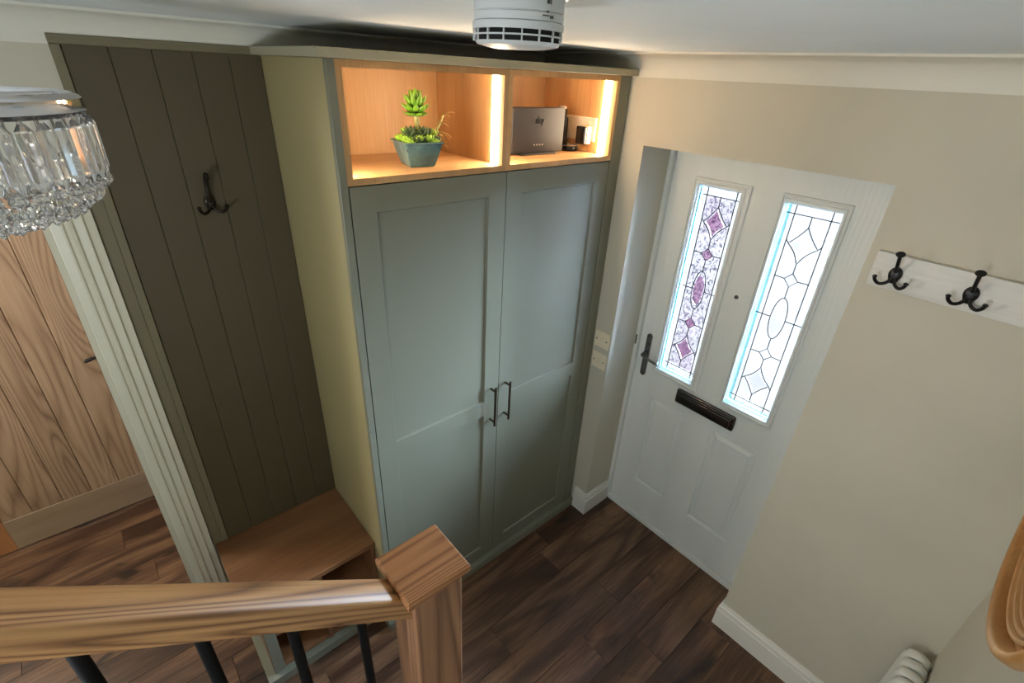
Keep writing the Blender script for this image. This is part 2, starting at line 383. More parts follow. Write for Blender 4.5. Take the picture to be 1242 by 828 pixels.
# ------------------------------------------------------------------ front door
D = 0.225
door = st(mk('door_1', plate([0.126, 0.262, 0.455, 0.612, 0.832, 0.957], [0.037, 0.262, 0.842, 1.0, 1.965, 2.055],
          lambda i, j: not (i in (1, 3) and j in (1, 3)), D, D + 0.045, 'y'), M_DOOR), 'white wood-grained front door with two leaded glass panels')
# (holes at glazing and lower panels follow the grid above)
fr = mk('door_frame', plate([OX0, 0.1235, 0.9595, OX1], [0.03, 2.058, OH], lambda i, j: i in (0, 2) or j == 1, D - 0.02, 0.31, 'y'), M_PVC, door)
mk('door_seal', plate([0.1205, 0.1290, 0.9545, 0.9630], [0.030, 0.040, 2.052, 2.060], lambda i, j: not (i == 1 and j == 1), D + 0.006, D + 0.012, 'y'), M_SEAL, door)
mk('threshold', box(OX0, OX1, D - 0.016, 0.31, 0, 0.032, 0.003), M_PVC, door)
mk('latch_keep', box(0.1085, 0.1155, D - 0.0225, D - 0.0195, 1.105, 1.16, 0.001), M_BLACK, door)
wins = [(0.262, 0.455, 0.357), (0.612, 0.832, 0.718)]
GL = [(0.262, 0.438), (0.624, 0.813)]
for wi, (a, b, cx) in enumerate(wins):
    # moulded cassette around the glass: u from a..b grid hole
    ox0, ox1, oz0, oz1 = (0.238, 0.487, 0.994, 1.968) if wi == 0 else (0.605, 0.844, 0.999, 1.968)
    gx0, gx1 = GL[wi]; gz0, gz1 = 1.033, 1.930
    bm = bmesh.new(); prev = None
    prof = [(0.0, 0.004), (0.06, -0.010), (0.22, -0.013), (0.30, -0.006), (0.42, -0.004), (0.52, -0.011), (0.74, -0.011), (0.84, -0.002), (1.0, 0.014), (1.0, 0.026)]
    for f, dy in prof:
        x0 = ox0 + (gx0 - ox0) * f; x1 = ox1 + (gx1 - ox1) * f; z0 = oz0 + (gz0 - oz0) * f; z1 = oz1 + (gz1 - oz1) * f
        rr = [bm.verts.new((x, D + dy, z)) for x, z in ((x0, z0), (x1, z0), (x1, z1), (x0, z1))]
        if prev:
            for k in range(4): bm.faces.new((prev[k], prev[(k + 1) % 4], rr[(k + 1) % 4], rr[k]))
        prev = rr
    mk('glazing_frame', bm, M_PVC, door)
    gy = D + 0.020
    ix0, ix1 = cx - 0.0635, cx + 0.0655; iz0, iz1 = 1.068, 1.897
    main = M_GL_STIP if wi == 0 else M_GL_CLEAR; acc = M_GL_PINK if wi == 0 else M_GL_FAINT
    g = mk('glass_pane', box(ix0, ix1, gy + 0.001, gy + 0.005, iz0, iz1), main, door)
    g['label'] = 'stippled inner glass' if wi == 0 else 'clear inner glass'
    def edge(x0, x1, z0, z1, m): return mk('border_glass', box(x0, x1, gy + 0.001, gy + 0.005, z0, z1), m, door)
    edge(gx0, gx0 + 0.011, gz0, gz1, M_GL_EDGE); edge(gx0 + 0.011, gx1 - 0.0, gz0, gz0 + 0.010, M_GL_EDGE)
    edge(gx0 + 0.011, ix0, gz0 + 0.010, gz1, M_GL_CLEAR); edge(ix1, gx1, gz0 + 0.010, gz1, M_GL_CLEAR)
    edge(ix0, ix1, gz0 + 0.010, iz0, M_GL_CLEAR); edge(ix0, ix1, iz1, gz1, M_GL_CLEAR)
    # coloured pieces, proud of the field
    def piece(pts, name='coloured_glass'):
        bm = bmesh.new(); f = bm.faces.new([bm.verts.new((x, gy - 0.0015, z)) for x, z in pts])
        r = bmesh.ops.extrude_face_region(bm, geom=[f]); bmesh.ops.translate(bm, vec=(0, 0.0022, 0), verts=[e for e in r['geom'] if isinstance(e, bmesh.types.BMVert)])
        return mk(name, bm, acc, door)
    def arc(p, q, bow, n=8):
        p, q = Vector(p), Vector(q); d = q - p; nrm = Vector((-d.y, d.x)).normalized() * bow
        return [tuple(p + d * (k / n) + nrm * math.sin(PI * k / n)) for k in range(n + 1)]
    def flip(pts): return [(x, 2 * 1.4815 - z) for x, z in pts]
    T_, L_, R_, B_ = (cx, 1.857), (cx - 0.053, 1.786), (cx + 0.055, 1.786), (cx, 1.714)
    dia = arc(T_, L_, 0.003)[:-1] + arc(L_, B_, 0.007)[:-1] + arc(B_, R_, 0.007)[:-1] + arc(R_, T_, 0.003)[:-1]
    sq = [(cx, 1.677), (cx - 0.026, 1.650), (cx, 1.622), (cx + 0.026, 1.650)]
    ell = [(cx + 0.030 * math.cos(2 * PI * k / 28), 1.4815 + 0.091 * math.sin(2 * PI * k / 28)) for k in range(28)]
    shrink = lambda pts, s: [((x - sum(p[0] for p in pts) / len(pts)) * s + sum(p[0] for p in pts) / len(pts), (z - sum(p[1] for p in pts) / len(pts)) * s + sum(p[1] for p in pts) / len(pts)) for x, z in pts]
    for pc in (shrink(dia, 0.80), shrink(flip(dia), 0.80), sq, flip(sq), shrink(ell, 0.78)): piece(pc)
    lines = [[(ix0, iz0), (ix0, iz1)], [(ix1, iz0), (ix1, iz1)]]
    lines = [[(ix0, gz0), (ix0, gz1)], [(ix1, gz0), (ix1, gz1)], [(gx0, iz1), (gx1, iz1)], [(gx0, iz0), (gx1, iz0)],
             [(gx0, 1.4815), (cx - 0.030, 1.4815)], [(cx + 0.030, 1.4815), (gx1, 1.4815)]]
    half = [dia + [dia[0]], sq + [sq[0]], [(cx, iz1), T_], [B_, (cx, 1.677)],
            [L_, (ix0, 1.800)], [R_, (ix1, 1.800)],
            [(cx - 0.026, 1.650), (ix0, 1.652)], [(cx + 0.026, 1.650), (ix1, 1.652)], [(cx, 1.622), (cx, 1.572)]]
    lines += half + [flip(l) for l in half] + [ell + [ell[0]]]
    bm = bmesh.new()
    for ln in lines: tube([(x, gy - 0.001, z) for x, z in ln], 0.0019, 6, bm, True, (0, 1, 0))
    lo = mk('leading', bm, M_LEAD, door, smooth=True)
for (x0, x1, z0, z1) in ((0.262, 0.455, 0.262, 0.842), (0.612, 0.832, 0.262, 0.842)):
    mk('moulded_panel', ringprof(x0, x1, z0, z1, [(0, D), (0.002, D + 0.007), (0.006, D + 0.013), (0.010, D + 0.013), (0.013, D + 0.009), (0.030, D + 0.001), (0.031, D - 0.002)], 'y'), M_DOOR, door)
# handle
bm = bmesh.new(); N = 10; pts = []
for k in range(N + 1): a = PI * k / N; pts.append((0.179 + 0.0145 * math.cos(a), 1.172 + 0.0145 * math.sin(a)))
for k in range(N + 1): a = PI + PI * k / N; pts.append((0.179 + 0.0145 * math.cos(a), 0.957 + 0.0145 * math.sin(a)))
f = bm.faces.new([bm.verts.new((x, D, z)) for x, z in pts]); r = bmesh.ops.extrude_face_region(bm, geom=[f]); vv = [e for e in r['geom'] if isinstance(e, bmesh.types.BMVert)]
bmesh.ops.translate(bm, vec=(0, -0.008, 0), verts=vv)
hd = mk('door_handle', bm, M_CHROME, door)
mk('rosette', lathe([(0, -0.026), (0.010, -0.026), (0.012, -0.022), (0.012, -0.006)], 20, 'Y', (0.176, D, 1.075)), M_CHROME, hd, True)
mk('lever', tube(bez([(0.176, D - 0.020, 1.075), (0.176, D - 0.040, 1.075), (0.195, D - 0.046, 1.073), (0.235, D - 0.046, 1.066), (0.275, D - 0.043, 1.062)], 6), [0.008] * 12 + [0.007] * 12 + [0.004], 12), M_CHROME, hd, True)
mk('screw', lathe([(0, -0.010), (0.004, -0.010), (0.004, -0.007)], 12, 'Y', (0.179, D, 1.172)), M_DARKMET, hd)
mk('screw', lathe([(0, -0.010), (0.004, -0.010), (0.004, -0.007)], 12, 'Y', (0.179, D, 0.957)), M_DARKMET, hd)
mk('keyhole_cover', lathe([(0, -0.011), (0.006, -0.011), (0.007, -0.007)], 12, 'Y', (0.181, D, 1.128)), M_DARKMET, hd)
mk('spyhole', lathe([(0, -0.007), (0.004, -0.006), (0.007, -0.007), (0.009, -0.003), (0.009, 0)], 20, 'Y', (0.541, D, 1.519)), M_CHROME, door, True)
# letter plate
lp = mk('letter_plate', box(0.392, 0.698, D - 0.014, D, 0.895, 0.975, 0.010, 4), M_DARKMET, door, True)
mk('flap', box(0.410, 0.680, D - 0.021, D - 0.010, 0.905, 0.953, 0.005, 3), M_DARKMET, lp, True)
mk('hinge_bar', box(0.405, 0.685, D - 0.022, D - 0.010, 0.9555, 0.965, 0.004, 3), M_DARKMET, lp, True)

# ------------------------------------------------------------------ switches
for k, (z, lab) in enumerate(((1.168, 'upper ivory wall switch in the narrow wall strip between cupboard and front door'), (1.048, 'lower ivory wall switch plate beneath another between cupboard and front door'))):
    e = empty('light_switch', (0.053, 0, z), lab, 'switch', 'wall switches beside the front door')
    mk('plate', box(-0.043, 0.043, -0.009, 0, -0.043, 0.043, 0.003, 2), M_SWITCH, e)
    mk('rocker', box(-0.012, 0.012, -0.0135, -0.008, -0.014, 0.014, 0.002, 2), M_SWITCH, e)
    for s in (-1, 1): mk('screw', lathe([(0, -0.0105), (0.0035, -0.0105), (0.0035, -0.008)], 12, 'Y', (s * 0.030, 0, 0)), M_PEWTER, e)

# ------------------------------------------------------------------ cupboard
CY0, CY1 = -1.227, -0.002
cb = empty('hall_cupboard', (-0.25, -0.61, 0), 'tall sage green two-door cupboard with lit oak niches on top, beside front door', 'cupboard')
CO = (-0.25, -0.61, 0)
def C(name, bm, m, p=None, sm=False): return mk(name, bm, m, p or cb, sm, CO if (p is None or p.parent is cb) else CO)
C('side_panel', box(XL, -0.001, CY0, CY0 + 0.018, 0, 2.321, 0.0006), M_CAB_WARM)
C('front_stile', box(-0.018, 0.0, CY0 - 0.0004, CY0 + 0.0225, 0.045, 2.321, 0.0008), M_CAB)
C('front_stile', box(-0.018, 0.0, -0.066, CY1, 0.045, 2.321, 0.0008), M_CAB)
C('side_panel', box(XL, -0.019, -0.0225, CY1, 0, 2.321), M_CAB)
C('back_panel', box(XL, XL + 0.012, CY0 + 0.019, -0.023, 0.05, 2.30), M_CAB)
C('bottom_rail', box(-0.30, -0.004, CY0 + 0.023, -0.067, 0.045, 0.073, 0.0008), M_CAB)
C('plinth', box(-0.03, 0.022, CY0 - 0.02, CY1, 0.0, 0.045, 0.0015), M_CAB)
C('cornice', box(XL, 0.034, -1.258, CY1, 2.3215, 2.344, 0.0012), paint('cornice_paint', srgb(158, 152, 128), 0.45, 0.05, 220, 0.03))
# oak niche box
def oakbox(y0, y1, led):
    th = 0.018; z0, z1 = 2.012, 2.3205
    bx = C('niche_box', plate([y0, y0 + th, y1 - th, y1], [z0, z0 + th, z1 - th, z1], lambda i, j: not (i == 1 and j == 1), -0.395, -0.0005, 'x'), M_OAKZ)
    C('niche_back', box(-0.405, -0.395, y0, y1, z0, z1), M_OAKZ, bx)
    C('niche_shelf', box(-0.394, -0.0006, y0 + th, y1 - th, z0 + th - 0.002, z0 + th + 0.0006), M_OAKY, bx)
    for yy in (y1 - th - 0.006, y0 + th):
        C('led_strip', box(-0.056, -0.030, yy, yy + 0.006, z0 + th + 0.001, z1 - th - 0.001, 0.001), M_LED, bx)
oakbox(-1.2045, -0.633, True); oakbox(-0.6325, -0.0665, True)
def cdoor(y0, y1, name, hs):
    z0, z1 = 0.0765, 2.0085; s = 0.075
    ys = [y0, y0 + s, y1 - s, y1]; zs = [z0, 0.128, 0.986, 1.060, 1.932, z1]
    d = C(name, plate(ys, zs, lambda i, j: not (i == 1 and j in (1, 3)), -0.020, 0.0, 'x'), M_CAB)
    for a, b in ((0.128, 0.986), (1.060, 1.932)):
        C('inset_panel', ringprof(y0 + s, y1 - s, a, b, [(0, 0.0), (0.0035, -0.0075), (0.0045, -0.008)], 'x'), M_CAB, d)
    hy = hs; zt, zb = 1.119, 0.956; bx = 0.033
    h = C('handle', tube([(bx, hy, zb - 0.018), (bx, hy, zt + 0.018)], 0.0055, 12), M_BRONZE, d, True)
    # handle posts, joined into the same bar piece
    me = h.data; b2 = bmesh.new(); b2.from_mesh(me)
    for z in (zt, zb):
        tube([Vector((0.0, hy, z)) - Vector(CO), Vector((bx, hy, z)) - Vector(CO)], 0.005, 12, b2)
    b2.to_mesh(me); b2.free()
    for p in me.polygons: p.use_smooth = True
    me.set_sharp_from_angle(angle=math.radians(38))
    return d
cdoor(-1.201, -0.6285, 'door', -0.669); cdoor(-0.6255, -0.070, 'door', -0.588)

# ------------------------------------------------------------------ plant on the niche shelf
PZ = 2.0306
def leaf_mesh(name, L, Wd, Tk, curl, m, nu=5, nv=8):
    bm = bmesh.new(); rings = []
    for i in range(nu + 1):
        t = i / nu; w = Wd * math.sin(PI * min(1, (t * 0.86 + 0.10))) ** 0.8 if t < 1 else 0.0006
        x = L * t * math.cos(curl * t * 0.6); z = L * t * math.sin(curl * t * 0.6)
        th = Tk * math.sin(PI * min(1, t * 0.8 + 0.16)) if t < 1 else 0.0005
        rings.append([bm.verts.new((x, w * math.cos(2 * PI * k / nv), z + th * math.sin(2 * PI * k / nv))) for k in range(nv)])
    for a, b in zip(rings, rings[1:]):
        for k in range(nv): bm.faces.new((a[k], a[(k + 1) % nv], b[(k + 1) % nv], b[k]))
    bm.faces.new(rings[0]); bm.faces.new(rings[-1]); bmesh.ops.recalc_face_normals(bm, faces=bm.faces)
    for f in bm.faces: f.smooth = True
    me = bpy.data.meshes.new(name); bm.to_mesh(me); bm.free(); me.materials.append(m); return me
def leafmat(name, base, tip, L):
    t = NT(name); tc = t.n('ShaderNodeTexCoord'); sx = t.n('ShaderNodeSeparateXYZ'); t.l(tc.outputs['Object'], sx.inputs[0])
    mr = t.n('ShaderNodeMapRange'); mr.inputs['From Max'].default_value = L; t.l(sx.outputs['X'], mr.inputs['Value'])
    t.l(t.ramp(mr.outputs[0], [(0.25, base), (1.0, tip)]), t.p.inputs['Base Color']); t.p.inputs['Roughness'].default_value = 0.35
    t.p.inputs['Subsurface Weight'].default_value = 0.1; t.p.inputs['Subsurface Radius'].default_value = (0.004, 0.006, 0.002); return t.m
ML1 = leafmat('bright_green_leaf', srgb(44, 84, 14), srgb(112, 160, 44), 0.03)
ML2 = leafmat('dark_green_leaf', srgb(22, 38, 18), srgb(60, 84, 40), 0.03)
ML3 = leafmat('lime_leaf', srgb(84, 136, 20), srgb(160, 200, 64), 0.02)
ML4 = leafmat('olive_thin_leaf', srgb(120, 110, 50), srgb(180, 140, 80), 0.04)
me_big = leaf_mesh('leaf', 0.046, 0.0105, 0.0075, 0.8, ML1)
me_dark = leaf_mesh('leaf', 0.034, 0.0085, 0.005, 0.7, ML2)
me_lime = leaf_mesh('leaf', 0.022, 0.0075, 0.003, 0.8, ML3)
me_thin = leaf_mesh('leaf', 0.044, 0.0034, 0.0016, -1.0, ML4)
pp = empty('potted_succulent', (-0.130, -0.902, PZ), 'green succulent arrangement in square teal glazed pot in the left lit niche', 'plant')
pp.rotation_euler = (0, 0, math.radians(-8.6))
t = NT('teal_glaze'); v = t.coords(); nz = t.noise(v, 14, 3)
t.l(t.ramp(nz, [(0.35, srgb(58, 92, 100)), (0.65, srgb(92, 128, 134))]), t.p.inputs['Base Color']); t.p.inputs['Roughness'].default_value = 0.2; M_POT = t.m
bm = bmesh.new(); prev = None
for hw, z in ((0.034, 0), (0.040, 0.0), (0.043, 0.004), (0.053, 0.035), (0.060, 0.063), (0.0605, 0.068), (0.066, 0.070), (0.067, 0.0735), (0.064, 0.076), (0.059, 0.075), (0.056, 0.062)):
    rr = [bm.verts.new((sx * hw, sy * hw, z)) for sx, sy in ((1, 1), (-1, 1), (-1, -1), (1, -1))]
    if prev:
        for k in range(4): bm.faces.new((prev[k], prev[(k + 1) % 4], rr[(k + 1) % 4], rr[k]))
    else: bm.faces.new(rr)
    prev = rr
bmesh.ops.bevel(bm, geom=[e for e in bm.edges if abs(e.verts[0].co.z - e.verts[1].co.z) > 0.0008 and abs(abs(e.verts[0].co.x) - abs(e.verts[0].co.y)) < 1e-5 and abs(abs(e.verts[1].co.x) - abs(e.verts[1].co.y)) < 1e-5 and e.verts[0].co.x * e.verts[1].co.x > 0 and e.verts[0].co.y * e.verts[1].co.y > 0], offset=0.003, segments=2, affect='EDGES')
mk('pot', bm, M_POT, pp)
mk('soil', box(-0.0565, 0.0565, -0.0565, 0.0565, 0.050, 0.064), plain('dark_soil', srgb(30, 24, 18), 0.9), pp)
def leaf(me, p, az, el, parent, s=1.0, roll=0.0):
    o = bpy.data.objects.new('leaf', me); COL.objects.link(o); o.parent = parent; o.location = p
    o.rotation_euler = (Matrix.Rotation(az, 3, 'Z') @ Matrix.Rotation(-el, 3, 'Y') @ Matrix.Rotation(roll, 3, 'X')).to_euler(); o.scale = (s, s, s); return o
def rosette(c, me, rings, parent, s=1.0, tilt=(0, 0)):
    for ri, (n, el, sc) in enumerate(rings):
        for k in range(n):
            leaf(me, c, 2 * PI * (k + 0.5 * (ri % 2)) / n + random.uniform(-.1, .1), el + random.uniform(-.08, .08), parent, s * sc)
t = NT('pale_stem'); t.l(t.ramp(t.noise(t.coords(), 60, 2), [(0.3, srgb(150, 150, 80)), (0.7, srgb(196, 190, 130))]), t.p.inputs['Base Color']); M_STEM = t.m
mk('stem', tube(bez([(0.0, 0.0, 0.06), (0.002, 0.0, 0.11), (0.0, -0.002, 0.168)], 5), [0.0062] * 5 + [0.0055] * 5 + [0.006], 10), M_STEM, pp, True)
mk('stem', tube(bez([(0.004, 0.012, 0.06), (0.003, 0.010, 0.11), (0.0, 0.004, 0.165)], 5), 0.003, 8), M_STEM, pp, True)
TC = Vector((0, 0, 0.172))
for n, el, sc, dz in ((9, -0.45, 0.8, -0.016), (9, -0.1, 0.95, -0.008), (9, 0.25, 0.95, 0.002), (7, 0.65, 0.85, 0.010), (5, 1.05, 0.75, 0.014)):
    for k in range(n): leaf(me_big, TC + Vector((0, 0, dz)), 2 * PI * (k + dz * 60) / n, el, pp, sc * 1.12)
for c, me, s in (((0.030, -0.045, 0.072), me_lime, 1.25), ((-0.02, -0.048, 0.072), me_lime, 1.2), ((0.046, -0.040, 0.068), me_lime, 1.2), ((0.045, 0.020, 0.076), me_lime, 1.25), ((0.0, 0.045, 0.074), me_lime, 1.1), ((0.040, 0.046, 0.072), me_dark, 0.8),
                  ((0.042, -0.018, 0.070), me_dark, 1.05), ((0.022, -0.015, 0.078), me_dark, 1.15), ((0.040, 0.0, 0.070), me_dark, 1.0), ((-0.03, 0.0, 0.075), me_dark, 1.2), ((0.01, 0.025, 0.085), me_lime, 1.5), ((0.048, -0.01, 0.078), me_lime, 1.1), ((0.025, -0.03, 0.090), me_dark, 1.1), ((0.03, 0.01, 0.090), me_dark, 1.1), ((0.02, 0.045, 0.088), me_lime, 1.3), ((-0.01, -0.03, 0.09), me_lime, 1.3), ((0.05, 0.042, 0.070), me_lime, 1.0)):
    rosette(c, me, ((7, 0.25, 1.0), (6, 0.7, 0.9), (4, 1.15, 0.75)), pp, s)
tw = mk('twig', tube(bez([(0.02, 0.038, 0.07), (0.02, 0.055, 0.10), (0.022, 0.072, 0.125), (0.02, 0.084, 0.15)], 5), 0.003, 8), M_STEM, pp, True)
for c, n in (((0.02, 0.084, 0.15), 6), ((0.022, 0.072, 0.125), 4), ((0.02, 0.055, 0.10), 6), ((0.02, 0.045, 0.085), 5)):
    for k in range(n): leaf(me_thin, c, 2 * PI * k / n + 0.4, random.uniform(0.2, 1.0), pp, random.uniform(0.6, 0.95))
for k in range(4): leaf(me_thin, (0.02, 0.055, 0.10), PI / 2 + (k - 1.5) * 0.35, 0.35 - 0.2 * k, pp, 1.25)
for k in range(3): leaf(me_thin, (0.03, 0.055, 0.075), PI / 2 + (k - 1) * 0.4, 0.1, pp, 1.0)

# ------------------------------------------------------------------ router, phone, socket
t = NT('graphite_plastic'); t.l(t.ramp(t.noise(t.coords(), 260, 2), [(0.3, srgb(28, 28, 31)), (0.7, srgb(38, 38, 41))]), t.p.inputs['Base Color']); t.p.inputs['Roughness'].default_value = 0.55; M_RTR = t.m
rt = empty('router', (-0.16, -0.345, PZ), 'dark grey rectangular broadband router standing upright in the right lit niche', 'router')
rt.rotation_euler = (0, 0, math.radians(-3))
body = box(-0.014, 0.014, -0.133, 0.133, 0.006, 0.170, 0.005, 3); mk('body', body, M_RTR, rt, True)
mk('stand', box(-0.028, 0.028, -0.09, 0.09, 0, 0.0075, 0.003, 2), M_RTR, rt)
cu = bpy.data.curves.new('logo', 'FONT'); cu.body = 'sky'; cu.size = 0.034; cu.align_x = 'CENTER'; cu.align_y = 'CENTER'; cu.extrude = 0.0003; cu.offset = 0.0006
to = bpy.data.objects.new('logo_tmp', cu); COL.objects.link(to); bpy.context.view_layer.update()
me = bpy.data.meshes.new_from_object(to.evaluated_get(bpy.context.evaluated_depsgraph_get())); bpy.data.objects.remove(to)
lg = bpy.data.objects.new('logo', me); COL.objects.link(lg); me.materials.clear(); me.materials.append(plain('logo_black', srgb(18, 18, 20), 0.25)); lg.parent = rt
lg.location = (0.0146, 0.0, 0.124); lg.rotation_euler = (PI / 2, 0, PI / 2)
M_ICON = plain('icon_grey', srgb(165, 160, 155), 0.4)
for k in range(4): mk('status_mark', box(0.0138, 0.0145, -0.024 + k * 0.014, -0.017 + k * 0.014, 0.034, 0.039, 0.0), M_ICON, rt)
M_PH = plain('black_phone_plastic', srgb(20, 20, 22), 0.25); M_SIL = plain('silver_plastic', srgb(190, 188, 184), 0.25, 0.6)
ph = empty('cordless_phone', (-0.215, -0.155, PZ), 'black and silver cordless handset standing on its base between router and socket', 'phone')
bs = mk('base', lathe([(0, 0), (0.042, 0), (0.045, 0.006), (0.042, 0.016), (0.034, 0.021), (0.030, 0.016), (0, 0.014)], 28, 'Z', (0.02, 0.035, 0)), M_PH, ph, True)
mk('base_ring', lathe([(0.030, 0.017), (0.034, 0.0225), (0.037, 0.0195)], 28, 'Z', (0.02, 0.035, 0)), M_SIL, ph, True)
hs = mk('handset', box(-0.012, 0.012, -0.024, 0.024, 0.014, 0.172, 0.011, 4), M_SIL, ph, True)
mk('handset_face', box(0.0105, 0.0135, -0.018, 0.018, 0.03, 0.160, 0.001), M_PH, hs)
mk('cradle', box(-0.02, 0.022, -0.03, 0.03, 0.010, 0.05, 0.008, 3), M_PH, ph, True)
h2 = empty('telephone_handset', (-0.245, -0.105, PZ), 'slim black handset standing in shadow behind the plug in the right niche', 'phone')
mk('body', box(-0.02, 0.02, -0.010, 0.010, 0, 0.125, 0.008, 3), M_PH, h2, True)
mk('aerial', tube([(0, 0, 0.12), (0, 0, 0.15)], 0.004, 8), M_PH, h2, True)
sk = empty('double_socket', (-0.162, -0.0845, 2.120), 'white double power socket on the right niche side wall', 'socket')
mk('plate', box(-0.083, 0.083, -0.008, 0, -0.045, 0.045, 0.003, 2), M_SWITCH, sk)
for s in (-1, 1): mk('switch', box(s * 0.05 - 0.007, s * 0.05 + 0.007, -0.0115, -0.007, 0.014, 0.030, 0.001), M_SWITCH, sk)
pg = empty('plug_adapter', (-0.118, -0.0935, 2.098), 'black and white mains adapter plugged into the double socket', 'plug')
mk('body', box(-0.024, 0.024, -0.024, 0, -0.033, 0.033, 0.004, 2), M_SWITCH, pg)
mk('cap', box(-0.025, 0.025, -0.044, -0.0242, -0.034, 0.034, 0.005, 3), M_PH, pg, True)
cbl = mk('cable', tube(bez([(-0.135, -0.125, 2.064), (-0.14, -0.128, 2.045), (-0.145, -0.115, 2.036), (-0.155, -0.100, 2.0345)], 6), 0.0025, 8), M_PH, pg, True, (-0.118, -0.0935, 2.098))

# ------------------------------------------------------------------ panelled recess
pn = empty('tongue_and_groove_panelling', (XL, -1.466, 0.49), 'dark olive vertical tongue-and-groove panelling above the oak bench', 'panelling')
PO = (XL, -1.466, 0.49)
ys = [-1.705, -1.608, -1.512, -1.415, -1.319, -1.2275]
for a, b in zip(ys, ys[1:]):
    bm = bmesh.new(); v_ = 0.0022; x0, x1 = XL + 0.0005, XL + 0.0075
    sec = [(x0, a + 0.0002), (x1 - v_, a + 0.0002), (x1, a + v_), (x1, b - v_), (x1 - v_, b - 0.0002), (x0, b - 0.0002)]
    lo = [bm.verts.new((x, y, 0.495)) for x, y in sec]; hi = [bm.verts.new((x, y, 2.3205)) for x, y in sec]
    for k in range(6): bm.faces.new((lo[k], lo[(k + 1) % 6], hi[(k + 1) % 6], hi[k]))
    bm.faces.new(lo); bm.faces.new(hi); mk('panel_board', bm, M_PAN, pn, False, PO)
mk('trim_strip', box(XL, XL + 0.0125, -1.7275, -1.7055, 0.495, 2.3205, 0.0012), M_TRIM, pn, False, PO)
mk('trim_strip', box(XL, XL + 0.0125, -1.7275, -1.259, 2.3210, 2.343, 0.0012), M_TRIM, pn, False, PO)
mk('edge_strip', box(XL, XL + 0.004, -1.762, -1.728, 0.495, 2.07, 0.0008), M_TRIM, pn, False, PO)
# coat hook on panelling
def coat_hook(root, out, side, m, style=0):
    """out = unit vector away from the wall, side = unit vector along the wall; origin on the wall face"""
    o, s, u = Vector(out), Vector(side), Vector((0, 0, 1)); f = lambda a, b, c: o * a + s * b + u * c
    bm = bmesh.new(); N = 20; ring = []
    for dep, sc in ((0.0, 1.0), (0.004, 1.0), (0.008, 0.8), (0.010, 0.45)):
        ring.append([bm.verts.new(f(dep, 0.017 * sc * math.cos(2 * PI * k / N), 0.022 * sc * math.sin(2 * PI * k / N) - (0.006 if math.sin(2 * PI * k / N) < -0.7 else 0) * sc)) for k in range(N)])
    for a, b in zip(ring, ring[1:]):
        for k in range(N): bm.faces.new((a[k], a[(k + 1) % N], b[(k + 1) % N], b[k]))
    bm.faces.new(ring[0]); bm.faces.new(ring[-1]); mk('back_plate', bm, m, root, True)
    if style == 0:
        p = bez([f(0.006, 0, 0.008), f(0.020, 0, 0.022), f(0.034, 0, 0.044), f(0.046, 0, 0.064), f(0.050, 0, 0.070)], 5); r = [0.005] * (len(p) - 6) + [0.0045, 0.005, 0.006, 0.008, 0.0115, 0.012]
    else:
        p = bez([f(0.006, 0, 0.0), f(0.014, 0, 0.03), f(0.020, 0, 0.062), f(0.032, 0, 0.086), f(0.048, 0.0, 0.088), f(0.054, 0, 0.078)], 5); r = [0.007] * (len(p) - 4) + [0.006, 0.006, 0.0065, 0.006]
    mk('top_prong', tube(p, r, 12), m, root, True)
    for sg in (-1, 1):
        p = bez([f(0.006, sg * 0.002, -0.012), f(0.016, sg * 0.012, -0.027), f(0.026, sg * 0.026, -0.031), f(0.036, sg * 0.037, -0.020), f(0.040, sg * 0.040, -0.006)], 5)
        mk('lower_prong', tube(p, [0.0048] * (len(p) - 3) + [0.0055, 0.0068, 0.0045], 12), m, root, True)
    mk('screw', lathe([(0, 0), (0.003, 0)], 8), m, root).location = f(0.0102, 0, 0)
h = empty('coat_hook', (XL + 0.0078, -1.462, 1.902), 'aged pewter coat hook on the dark panelling', 'coat hook'); coat_hook(h, (1, 0, 0), (0, 1, 0), M_PEWTER, 1)

# ------------------------------------------------------------------ oak bench
BO = (-0.30, -1.49, 0)
bn = empty('shoe_bench', BO, 'low oak shoe bench with open cubbies between cupboard and doorway', 'bench')
B = lambda n, bm, m: mk(n, bm, m, bn, False, BO)
B('seat', box(XL + 0.001, -0.086, -1.7555, -1.2280, 0.468, 0.492, 0.0012), M_BENCH)
for a, b in ((-1.7175, -1.6995), (-1.481, -1.463), (-1.247, -1.229)): B('upright', box(XL + 0.002, -0.092, a, b, 0.047, 0.4675, 0.001), M_BENCH)
B('front_post', box(-0.118, -0.0915, -1.7165, -1.676, 0.0475, 0.467, 0.001), M_CAB)
for a, b in ((-1.699, -1.4815), (-1.4625, -1.2475)):
    B('shelf', box(XL + 0.015, -0.098, a, b, 0.262, 0.280, 0.001), M_BENCH); B('bottom_board', box(XL + 0.015, -0.098, a, b, 0.050, 0.068, 0.001), M_BENCH)
B('back_board', box(XL + 0.002, XL + 0.014, -1.699, -1.248, 0.05, 0.466), M_BENCH)
B('plinth', plate([XL + 0.001, -0.105, -0.068], [-1.7495, -1.7180, -1.2475], lambda i, j: i == 1 or j == 0, 0, 0.046, 'z'), M_CAB)

# ------------------------------------------------------------------ doorway architrave and oak door beyond
ap = [(0, 0), (0.0, 0.011), (0.001, 0.012), (0.021, 0.012), (0.0245, 0.0185), (0.026, 0.019), (0.046, 0.0155), (0.051, 0.021), (0.056, 0.0215), (0.060, 0.014), (0.068, 0.0135), (0.0725, 0.018), (0.078, 0.0175), (0.0985, 0.012), (0.100, 0.010), (0.100, 0)]
